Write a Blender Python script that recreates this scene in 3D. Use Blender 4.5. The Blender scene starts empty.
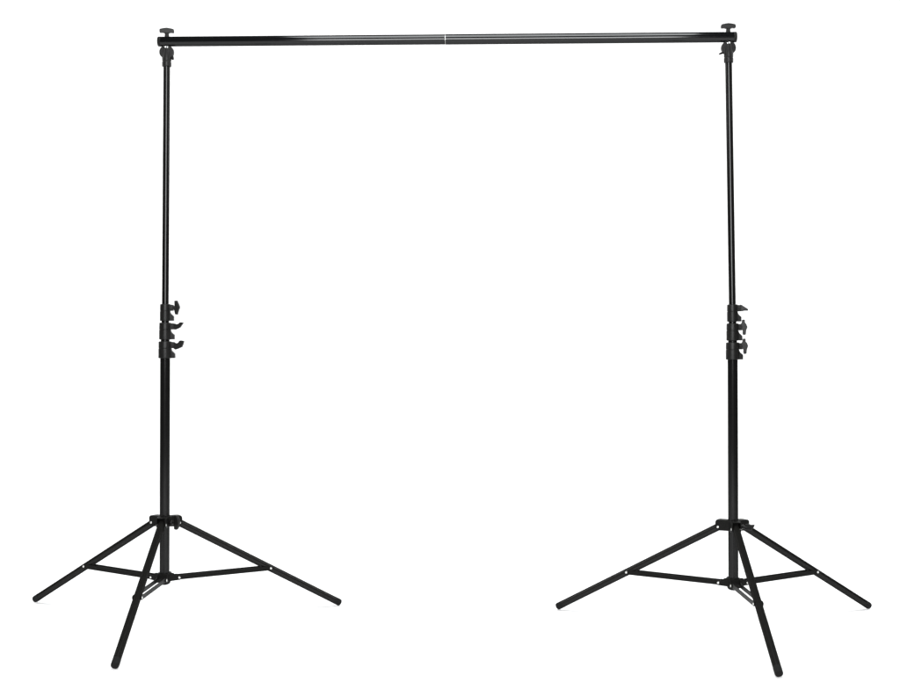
import bpy, bmesh, math
from mathutils import Vector, Matrix

S = bpy.context.scene
C = S.collection
PI = math.pi

# ------------------------------------------------------------------ camera
cam_d = bpy.data.cameras.new('camera')
cam = bpy.data.objects.new('camera', cam_d); C.objects.link(cam)
cam_d.sensor_fit = 'HORIZONTAL'; cam_d.sensor_width = 36.0
cam_d.lens = 1351.548 / 900 * 36
cam_d.clip_start = .05; cam_d.clip_end = 200
PITCH, ROLL = -0.01255, 0.00155
fwd = Vector((0, math.cos(PITCH), math.sin(PITCH)))
up0 = Vector((0, -math.sin(PITCH), math.cos(PITCH)))
rt0 = Vector((1, 0, 0))
rt = rt0 * math.cos(ROLL) + up0 * math.sin(ROLL)
up = up0 * math.cos(ROLL) - rt0 * math.sin(ROLL)
M = Matrix((rt, up, -fwd)).transposed().to_4x4()
M.translation = Vector((0, 0, 1.01882))
cam.matrix_world = M
S.camera = cam

# ------------------------------------------------------------------ world, lamps, exposure
w = bpy.data.worlds.new('World'); S.world = w; w.use_nodes = True
bg = w.node_tree.nodes['Background']
bg.inputs['Color'].default_value = (1, 1, 1, 1); bg.inputs['Strength'].default_value = 0.20
S.view_settings.view_transform = 'Standard'; S.view_settings.look = 'None'
S.view_settings.exposure = 0; S.view_settings.gamma = 1

def softbox(name, loc, target, sx, sy, power, col=(1, 1, 1)):
    l = bpy.data.lights.new(name, 'AREA'); l.shape = 'RECTANGLE'
    l.size = sx; l.size_y = sy; l.energy = power; l.color = col
    o = bpy.data.objects.new(name, l); C.objects.link(o)
    o.location = loc
    o.rotation_euler = (Vector(target) - Vector(loc)).to_track_quat('-Z', 'Y').to_euler()
    return o
softbox('overhead_softbox', (0.1, 3.78, 3.65), (0.1, 3.90, 0), 1.90, 1.65, 135, (.96, .99, 1))
softbox('front_softbox', (-0.15, -0.5, 2.10), (-0.15, 4.65, 1.7), 2.7, 2.05, 320, (.98, .99, 1))
for sx in (-1, 1):
    softbox('added_backdrop_fill', (sx * 4.4, 5.6, 3.4), (sx * 1.2, 11.0, 1.9), 1.5, 2.5, 190)  # fill added out of frame to brighten the backdrop wall to white
    softbox('added_floor_fill', (sx * 3.6, 3.0, 3.6), (sx * 1.0, 4.6, 0), 1.2, 1.2, 48)  # unseen fill added to keep the floor white and weaken foot shadows

# ------------------------------------------------------------------ materials
def node_mat(name, base, rough, spec=.5, metal=0.0, var=.15, bump=.0, scale=120, coat=0):
    m = bpy.data.materials.new(name); m.use_nodes = True
    nt = m.node_tree; b = nt.nodes['Principled BSDF']
    b.inputs['Metallic'].default_value = metal
    b.inputs['Specular IOR Level'].default_value = spec
    tc = nt.nodes.new('ShaderNodeTexCoord')
    n = nt.nodes.new('ShaderNodeTexNoise'); n.inputs['Scale'].default_value = scale
    n.inputs['Detail'].default_value = 5
    nt.links.new(tc.outputs['Object'], n.inputs['Vector'])
    r = nt.nodes.new('ShaderNodeMapRange')
    r.inputs['To Min'].default_value = rough * (1 - var); r.inputs['To Max'].default_value = rough * (1 + var)
    nt.links.new(n.outputs['Fac'], r.inputs['Value']); nt.links.new(r.outputs['Result'], b.inputs['Roughness'])
    cr = nt.nodes.new('ShaderNodeMixRGB')
    cr.inputs['Color1'].default_value = (*[c * (1 - var) for c in base], 1)
    cr.inputs['Color2'].default_value = (*[min(1, c * (1 + var)) for c in base], 1)
    nt.links.new(n.outputs['Fac'], cr.inputs['Fac']); nt.links.new(cr.outputs['Color'], b.inputs['Base Color'])
    if bump:
        n2 = nt.nodes.new('ShaderNodeTexNoise'); n2.inputs['Scale'].default_value = scale * 12
        nt.links.new(tc.outputs['Object'], n2.inputs['Vector'])
        bp = nt.nodes.new('ShaderNodeBump'); bp.inputs['Strength'].default_value = bump
        bp.inputs['Distance'].default_value = .0006
        nt.links.new(n2.outputs['Fac'], bp.inputs['Height']); nt.links.new(bp.outputs['Normal'], b.inputs['Normal'])
    return m
def lacquer(name, base, gloss, rough, var=.12, scale=90):
    """dark lacquer: a diffuse coat under a thin mirror coat of constant strength"""
    m = bpy.data.materials.new(name); m.use_nodes = True
    nt = m.node_tree; nt.nodes.remove(nt.nodes['Principled BSDF'])
    out = [n for n in nt.nodes if n.type == 'OUTPUT_MATERIAL'][0]
    d = nt.nodes.new('ShaderNodeBsdfDiffuse'); g = nt.nodes.new('ShaderNodeBsdfGlossy'); mx = nt.nodes.new('ShaderNodeMixShader')
    tc = nt.nodes.new('ShaderNodeTexCoord'); n = nt.nodes.new('ShaderNodeTexNoise')
    n.inputs['Scale'].default_value = scale; n.inputs['Detail'].default_value = 5
    nt.links.new(tc.outputs['Object'], n.inputs['Vector'])
    r = nt.nodes.new('ShaderNodeMapRange')
    r.inputs['To Min'].default_value = rough * (1 - var); r.inputs['To Max'].default_value = rough * (1 + var)
    nt.links.new(n.outputs['Fac'], r.inputs['Value']); nt.links.new(r.outputs['Result'], g.inputs['Roughness'])
    c = nt.nodes.new('ShaderNodeMixRGB')
    c.inputs['Color1'].default_value = (*[x * (1 - 2 * var) for x in base], 1)
    c.inputs['Color2'].default_value = (*[x * (1 + 2 * var) for x in base], 1)
    nt.links.new(n.outputs['Fac'], c.inputs['Fac']); nt.links.new(c.outputs['Color'], d.inputs['Color'])
    mx.inputs['Fac'].default_value = gloss
    nt.links.new(d.outputs[0], mx.inputs[1]); nt.links.new(g.outputs[0], mx.inputs[2]); nt.links.new(mx.outputs[0], out.inputs['Surface'])
    return m
TUBE = lacquer('black_anodised_tube', (.0025, .0024, .0023), .020, .15)
BAR = lacquer('glossy_black_bar', (.0012, .0014, .0016), .030, .085)
LEG = lacquer('satin_black_leg', (.005, .0048, .0044), .016, .24)
PLASTIC = node_mat('black_moulded_plastic', (.0042, .0041, .0039), .34, .17, var=.2, bump=.25)
PLATE = node_mat('black_painted_steel', (.005, .0049, .0045), .50, .06, var=.2, bump=.15)
RUBBER = node_mat('black_rubber', (.0055, .0055, .0055), .6, .08, var=.15, bump=.3)
STEEL = node_mat('zinc_steel', (.62, .62, .60), .32, .5, 1.0, var=.08)
CHROME = node_mat('bright_steel', (.88, .88, .88), .12, .5, 1.0, var=.05)
WHITE = node_mat('white_seamless_paper', (.93, .93, .93), .9, .1, var=.01, scale=3)

# ------------------------------------------------------------------ mesh helpers
def frame(axis):
    a = Vector(axis).normalized()
    h = Vector((0, 0, 1)) if abs(a.z) < .9 else Vector((1, 0, 0))
    u = a.cross(h).normalized(); v = a.cross(u).normalized()
    return a, u, v

def lathe(bm, origin, axis, prof, seg=40):
    """prof: list of (distance along axis, radius); closed at both ends"""
    a, u, v = frame(axis); o = Vector(origin); rings = []
    for s, r in prof:
        rings.append([bm.verts.new(o + a * s + (u * math.cos(t) + v * math.sin(t)) * max(r, 1e-5))
                      for t in (2 * PI * k / seg for k in range(seg))])
    for A, B in zip(rings, rings[1:]):
        for k in range(seg):
            bm.faces.new((A[k], A[(k + 1) % seg], B[(k + 1) % seg], B[k]))
    bm.faces.new(list(reversed(rings[0]))); bm.faces.new(rings[-1])

def tube(bm, p0, p1, r, b=.001, seg=40):
    d = Vector(p1) - Vector(p0); L = d.length
    lathe(bm, p0, d, [(0, r - b), (b * .3, r - b * .3), (b, r), (b + .001, r), (L - b - .001, r), (L - b, r), (L - b * .3, r - b * .3), (L, r - b)], seg)

def prism(bm, poly, origin, U, V, thick, bev=.0015):
    """outline poly in (U,V) plane through origin, thickened both ways, bevelled"""
    U = Vector(U).normalized(); V = Vector(V).normalized(); N = U.cross(V).normalized()
    o = Vector(origin)
    t = bmesh.new()
    A = [t.verts.new(o + U * x + V * y - N * thick / 2) for x, y in poly]
    B = [t.verts.new(o + U * x + V * y + N * thick / 2) for x, y in poly]
    n = len(poly)
    t.faces.new(list(reversed(A))); t.faces.new(B)
    for k in range(n): t.faces.new((A[k], A[(k + 1) % n], B[(k + 1) % n], B[k]))
    bmesh.ops.recalc_face_normals(t, faces=t.faces)
    if bev: bmesh.ops.bevel(t, geom=list(t.edges), offset=bev, segments=3, profile=.5, affect='EDGES', clamp_overlap=True)
    merge(bm, t)

def merge(bm, t):
    me = bpy.data.meshes.new('tmp'); t.to_mesh(me); t.free(); bm.from_mesh(me); bpy.data.meshes.remove(me)

def round_poly(x0, x1, h, n=8):
    """stadium outline from x0 to x1 (centres) with half height h"""
    P = [(x1 + h * math.cos(t), h * math.sin(t)) for t in (-PI / 2 + PI * k / n for k in range(n + 1))]
    P += [(x0 + h * math.cos(t), h * math.sin(t)) for t in (PI / 2 + PI * k / n for k in range(n + 1))]
    return P

def obj(name, bm, mat, parent=None, sharp=32):
    bmesh.ops.recalc_face_normals(bm, faces=bm.faces)
    me = bpy.data.meshes.new(name); bm.to_mesh(me); bm.free()
    for p in me.polygons: p.use_smooth = True
    me.set_sharp_from_angle(angle=math.radians(sharp))
    me.materials.append(mat)
    o = bpy.data.objects.new(name, me); C.objects.link(o)
    wn = o.modifiers.new('normals', 'WEIGHTED_NORMAL'); wn.keep_sharp = True; wn.weight = 80
    if parent: o.parent = parent
    return o
B = bmesh.new

# ------------------------------------------------------------------ setting: white paper sweep
def sweep():
    bm = B(); prof = [(-4.0, 0.0), (9.0, 0.0)]
    R = 2.0
    for k in range(1, 17):
        t = PI / 2 * k / 16; prof.append((9.0 + R * math.sin(t), R - R * math.cos(t)))
    prof.append((11.0, 9.0))
    xs = [-10 + 20 * k / 8 for k in range(9)]
    rows = [[bm.verts.new((x, y, z)) for x in xs] for y, z in prof]
    for a, b in zip(rows, rows[1:]):
        for k in range(8): bm.faces.new((a[k], a[k + 1], b[k + 1], b[k]))
    o = obj('floor', bm, WHITE); o['kind'] = 'structure'
sweep()

# ------------------------------------------------------------------ shared dimensions (metres)
H, RP, RF, T = .3496, .0494, .660, .5487     # leg pivot height / radius, foot radius, brace point along the leg
ZH, RH = .1582, .0481                        # brace pivot on the lower hub
FZ, LR = .0120, .0127                        # foot end height, leg tube radius
HT = 2.0247                                  # crossbar axis height
ZC = 1.113                                   # top of the uppermost collar
COLLARS = [(1.113, .0185), (1.0482, .0210), (.9832, .0232)]
CH = .0590                                   # collar height

WING = {   # outlines seen from the side, metres outwards from the pole axis / up
 'tee':   [(.034, -.006), (.0375, -.0235), (.0460, -.0250), (.0500, -.010), (.0545, .001), (.0505, .012), (.0445, .0250), (.0350, .0235), (.0355, .006)],
 'blade_up': [(.030, -.0110), (.036, -.0120), (.046, -.0080), (.054, -.004), (.0625, .009), (.0645, .0135), (.0525, .0140), (.047, .0085), (.040, .0070), (.033, .0095), (.030, .0095)],
 'hook_up': [(.028, -.012), (.034, -.0165), (.045, -.013), (.058, -.007), (.0625, .004), (.0650, .0140), (.053, .0160), (.0480, .0140), (.045, .0085), (.038, .005), (.032, .0085), (.028, .0090)],
 'spike': [(.026, -.0110), (.034, -.0110), (.042, -.0090), (.0530, -.0090), (.0550, -.0045), (.047, .0015), (.038, .0070), (.032, .0110), (.026, .0120)],
 'gull':  [(.026, -.0095), (.0330, -.0105), (.0325, -.0215), (.035, -.0275), (.0435, -.0260), (.0445, -.0120), (.0490, .0), (.0450, .0110), (.0405, .0150), (.0400, .0255), (.0310, .0255), (.0295, .0150), (.026, .0095)],
}

def rivet(parent, c, n, half, r=.0043):
    """through rivet with a domed head on each side"""
    bm = B()
    h = .0018
    lathe(bm, Vector(c) - Vector(n) * half, n,
          [(-h, r * .45), (-h * .7, r * .8), (0, r), (.0004, r), (.0005, r * .6), (2 * half - .0005, r * .6), (2 * half - .0004, r), (2 * half, r), (2 * half + h * .7, r * .8), (2 * half + h, r * .45)], 20)
    return obj('rivet', bm, STEEL, parent)

def make_stand(label, X, Y, az, lean, bend, wings, hub_wing, lever_side, knob_turn):
    root = bpy.data.objects.new('light_stand', None); C.objects.link(root)
    root.location = (X, Y, 0); root.empty_display_size = .1
    root['label'] = label; root['category'] = 'light stand'; root['group'] = 'light stands carrying the crossbar'
    lx, ly = lean
    def ax(z):
        return Vector((lx * z + bend * max(z - 1.08, 0), ly * z, z))

    # --- telescoping tubes
    bm = B(); tube(bm, ax(.137), ax(.945), .0170); col = obj('lower_tube', bm, TUBE, root)
    for a, b, r in ((.940, 1.005, .0150), (1.000, 1.070, .0130)):
        bm = B(); tube(bm, ax(a), ax(b), r); obj('middle_tube', bm, TUBE, root)
    bm = B(); tube(bm, ax(1.08), ax(1.955), .0116); obj('upper_tube', bm, TUBE, root)

    # --- clamping collars with wing knobs
    for (zt, r), wn in zip(COLLARS, wings):
        bm = B(); o = ax(zt); o2 = ax(zt - CH); L = CH
        lathe(bm, o2, o - o2, [(0, r - .002), (.0008, r - .0006), (.002, r), (.0330, r), (.0340, r - .0012), (.0352, r - .0012), (.0362, r - .0002),
                               (L - .0022, r - .0006), (L - .0008, r - .0014), (L, r - .0030)], 48)
        # split ear carrying the screw
        b0 = ax(zt - .0125)
        prism(bm, [(.006, -.0115), (r + .0085, -.0115), (r + .0105, -.009), (r + .0105, .0085), (r + .0075, .0105), (.006, .0105)],
              b0, (1, 0, 0), (0, 0, 1), .019, .003)
        lathe(bm, b0 + Vector((r + .004, -.0085, 0)), (0, -1, 0), [(0, .0055), (.0025, .0055), (.0033, .0046)], 20)
        # lower lug
        e = r + .0115
        c0 = ax(zt)
        prism(bm, [(.006, -.0235), (r - .003, -.0235), (r + .001, -.0330), (e - .002, -.0410), (e, -.0435), (e, -.0570), (e - .001, -.0585), (.006, -.0585)],
              c0, (1, 0, 0), (0, 0, 1), .017, .002)
        co = obj('collar', bm, PLASTIC, root)
        bm = B()
        off = r - .0200
        lathe(bm, b0 + Vector((r + .008, 0, 0)), (1, 0, 0), [(0, .0062), (.012, .0060), (.014, .0050)], 24)
        prism(bm, [(x + off, y) for x, y in WING[wn]], b0, (1, -.12, 0), (0, 0, 1), .012, .0018)
        obj('wing_knob', bm, PLASTIC, co)

    # --- top fitting with its stud
    zc = 1.9875
    bm = B(); o = ax(1.9375)
    lathe(bm, o, (0, 0, 1), [(0, .0148), (.0012, .0160), (.0150, .0162), (.0165, .0150), (.0185, .0148), (.0200, .0160),
                             (.0330, .0160), (.0400, .0150), (.0560, .0138), (.0640, .0120), (.0660, .0085)], 40)
    prism(bm, [(.0250 * math.cos(t) * (1 if math.sin(t) > -.6 else .96), .0243 * math.sin(t)) for t in (2 * PI * k / 36 for k in range(36))],
          ax(zc), (1, 0, 0), (0, 0, 1), .017, .0035)
    top = obj('top_fitting', bm, PLASTIC, root)
    bm = B()
    tp = ax(HT)
    lathe(bm, ax(zc + .0150), (0, 0, 1), [(0, .0100), (.0042, .0090), (.0062, .0068), (.0100, .0060), (HT - zc - .016, .0060)], 28)
    obj('stud', bm, CHROME, top)
    bm = B()
    if lever_side > 0:
        prism(bm, [(.010, -.022), (.018, -.006), (.024, -.012), (.0265, -.024), (.023, -.0285), (.018, -.026)],
              ax(zc), (1, -.2, 0), (0, 0, 1), .007, .002)
    else:
        prism(bm, [(-.012, -.012), (-.012, -.019), (-.024, -.0215), (-.0330, -.0245), (-.0350, -.0205), (-.028, -.0155)],
              ax(zc), (1, .2, 0), (0, 0, 1), .007, .002)
    obj('lock_lever', bm, PLASTIC, top)

    # --- upper leg bracket
    hub = B(); ha = ax(H)
    lathe(hub, ha + Vector((0, 0, -.010)), (0, 0, 1), [(0, .0195), (.001, .0205), (.033, .0212), (.0345, .0205), (.0355, .0180)], 48)
    dirs = []
    for a in az:
        u = Vector((math.cos(a), math.sin(a), 0)); n = Vector((-u.y, u.x, 0)); dirs.append((u, n))
        for s in (-1, 1):
            prism(hub, [(.012, -.0115), (.047, -.0120), (.0545, -.006), (.0585, .004), (.0585, .0175), (.0560, .0225), (.050, .0250), (.012, .0250)],
                  ha + n * (.0150 * s), u, (0, 0, 1), .0030, .0008)
        prism(hub, [(.012, -.0146), (.0545, -.0146), (.0545, .0146), (.012, .0146)], ha + Vector((0, 0, .0232)), u, n, .0026, .0006)
        # pressed web that closes the channel beside the tube
        prism(hub, [(.014, -.0135), (.024, -.0135), (.024, .0135), (.014, .0135)], ha + Vector((0, 0, .005)), u, n, .028, .001)
    ho = obj('leg_bracket', hub, PLATE, root)
    kd, kp, kz, kt = hub_wing
    u = Vector((math.cos(kd), math.sin(kd), 0))
    bm = B(); k0 = ha + Vector((0, 0, kz))
    lathe(bm, k0 + u * .018, u, [(0, .0088), (.016, .0088), (.018, .0070), (kt, .0060)], 28)
    prism(bm, kp, k0, u, (0, 0, 1), .012, .003)
    obj('lock_knob', bm, PLASTIC, ho)

    # --- lower brace bracket
    hb = B(); hz = ax(ZH)
    lathe(hb, hz + Vector((0, 0, -.0235)), (0, 0, 1), [(0, .0110), (.003, .0170), (.006, .0200), (.014, .0222), (.0400, .0226), (.0420, .0218), (.0430, .0185)], 48)
    for u, n in dirs:
        for s in (-1, 1):
            prism(hb, [(.012, -.0105), (.050, -.0085), (.0565, -.0050), (.0580, .0), (.0565, .0050), (.050, .0080), (.034, .0085), (.027, .0180), (.012, .0190)],
                  hz + n * (.0172 * s), u, (0, 0, 1), .0026, .0007)
        prism(hb, [(.014, -.0158), (.026, -.0158), (.026, .0158), (.014, .0158)], hz + Vector((0, 0, .004)), u, n, .024, .001)
    lo = obj('brace_bracket', hb, PLATE, root)

    # --- legs and braces
    for k, (u, n) in enumerate(dirs):
        piv = ha + u * RP
        foot = u * RF + Vector((0, 0, FZ))
        d = (foot - piv).normalized()
        up_ = (Vector((0, 0, 1)) - d * d.z).normalized()
        side = d.cross(up_).normalized()
        bm = B(); tube(bm, piv - d * .010, foot - d * .022, LR, .0012)
        leg = obj('leg', bm, LEG, root)
        bm = B()
        lathe(bm, foot - d * .030, d, [(0, LR + .0001), (.0004, LR + .0003), (.024, LR + .0003), (.0275, LR - .0006), (.0295, LR - .0035), (.0302, LR - .0075)], 40)
        obj('end_cap', bm, RUBBER, leg)
        rivet(leg, piv, side, .0166)
        bp = piv.lerp(foot, T); hp = hz + u * RH
        rivet(leg, bp, side, .0156)
        bd = (bp - hp); BL = bd.length; bd.normalize()
        bu = side.cross(bd).normalized()
        bm = B()
        for s in (-1, 1):
            prism(bm, round_poly(0, BL, .0078), hp + side * (.0139 * s), bd, bu, .0025, .0006)
        for q in (0, .026, BL - .030):
            tube(bm, hp + bd * q - side * .0139, hp + bd * q + side * .0139, .0042, .0004, 20)
        br = obj('brace', bm, PLATE, root)
        rivet(br, hp, side, .0188)
    return root, ax

half_up = [(.045, -.023), (.056, -.024), (.064, -.012), (.067, .003), (.064, .015), (.0560, .0265), (.045, .0265), (.0435, .004)]
blade_out = [(.040, -.0085), (.060, -.0105), (.068, -.004), (.0725, .0050), (.0730, .0100), (.060, .0085), (.053, .0115), (.040, .0090)]
R2 = 2 * PI / 3
left, axL = make_stand('black tripod stand under left end of crossbar, its topmost collar knob standing upright',
    -.9955, 4.7046, (-1.58613, -1.58613 + R2 - .04549, -1.58613 + 2 * R2 - .01806), (.0036, .0025), .0028,
    ('tee', 'blade_up', 'hook_up'), (-.50, half_up, .004, .034), 1, 0)
right, axR = make_stand('black tripod stand under right end of crossbar, its two lower collar knobs standing upright',
    .9735, 4.6210, (-1.57693, -1.57693 + R2 + .01263, -1.57693 + 2 * R2 + .03472), (-.0070, .0023), -.0122,
    ('spike', 'gull', 'gull'), (-.42, blade_out, .004, .034), -1, 0)

# ------------------------------------------------------------------ crossbar with its two screws
pL = Vector((-.9955, 4.7046, 0)) + axL(HT); pR = Vector((.9735, 4.6210, 0)) + axR(HT)
u = (pR - pL).normalized()
e0, e1 = pL - u * .0315, pR + u * .0290
t_j = (-.0175 - e0.x) / u.x
bar = bpy.data.objects.new('crossbar', None); C.objects.link(bar); bar.empty_display_size = .1
bar.location = e0
bar['label'] = 'long glossy black crossbar in two joined tubes lying across both stands'
bar['category'] = 'crossbar'
q = u
Lb = (e1 - e0).length
bm = B(); tube(bm, q * .003, q * (t_j - .0005), .0171, .0007, 64); obj('bar_tube', bm, BAR, bar)
bm = B(); tube(bm, q * (t_j + .0005), q * (Lb - .003), .0176, .0007, 64); obj('bar_tube', bm, BAR, bar)
bm = B(); tube(bm, q * (t_j - .03), q * (t_j + .03), .0155, .0007, 48); obj('joint_sleeve', bm, STEEL, bar)
for p, d, r in ((q * .0, q, .0171), (q * Lb, -q, .0176)):
    bm = B(); lathe(bm, p, d, [(0, r - .004), (.0006, r - .0012), (.0018, r - .0001), (.0032, r + .0003), (.010, r + .0004), (.0106, r)], 48)
    obj('end_cap', bm, PLASTIC, bar)
for p, turn in ((pL, .10), (pR, -.05)):
    c = p - e0
    bm = B()
    lathe(bm, c + Vector((0, 0, .0120)), (0, 0, 1), [(0, .0078), (.0095, .0078), (.0175, .0068), (.0200, .0075)], 28)
    half = [(.0, -.0005), (.0085, -.0005), (.0130, .0015), (.0225, .0008), (.0250, .0030), (.0252, .0105), (.0225, .0140), (.0110, .0165), (.0, .0180)]
    poly = half + [(-x, y) for x, y in reversed(half[1:-1])]
    prism(bm, poly, c + Vector((0, 0, .0292)), (math.cos(turn), math.sin(turn), 0), (0, 0, 1), .015, .003)
    obj('wing_screw', bm, PLASTIC, bar)
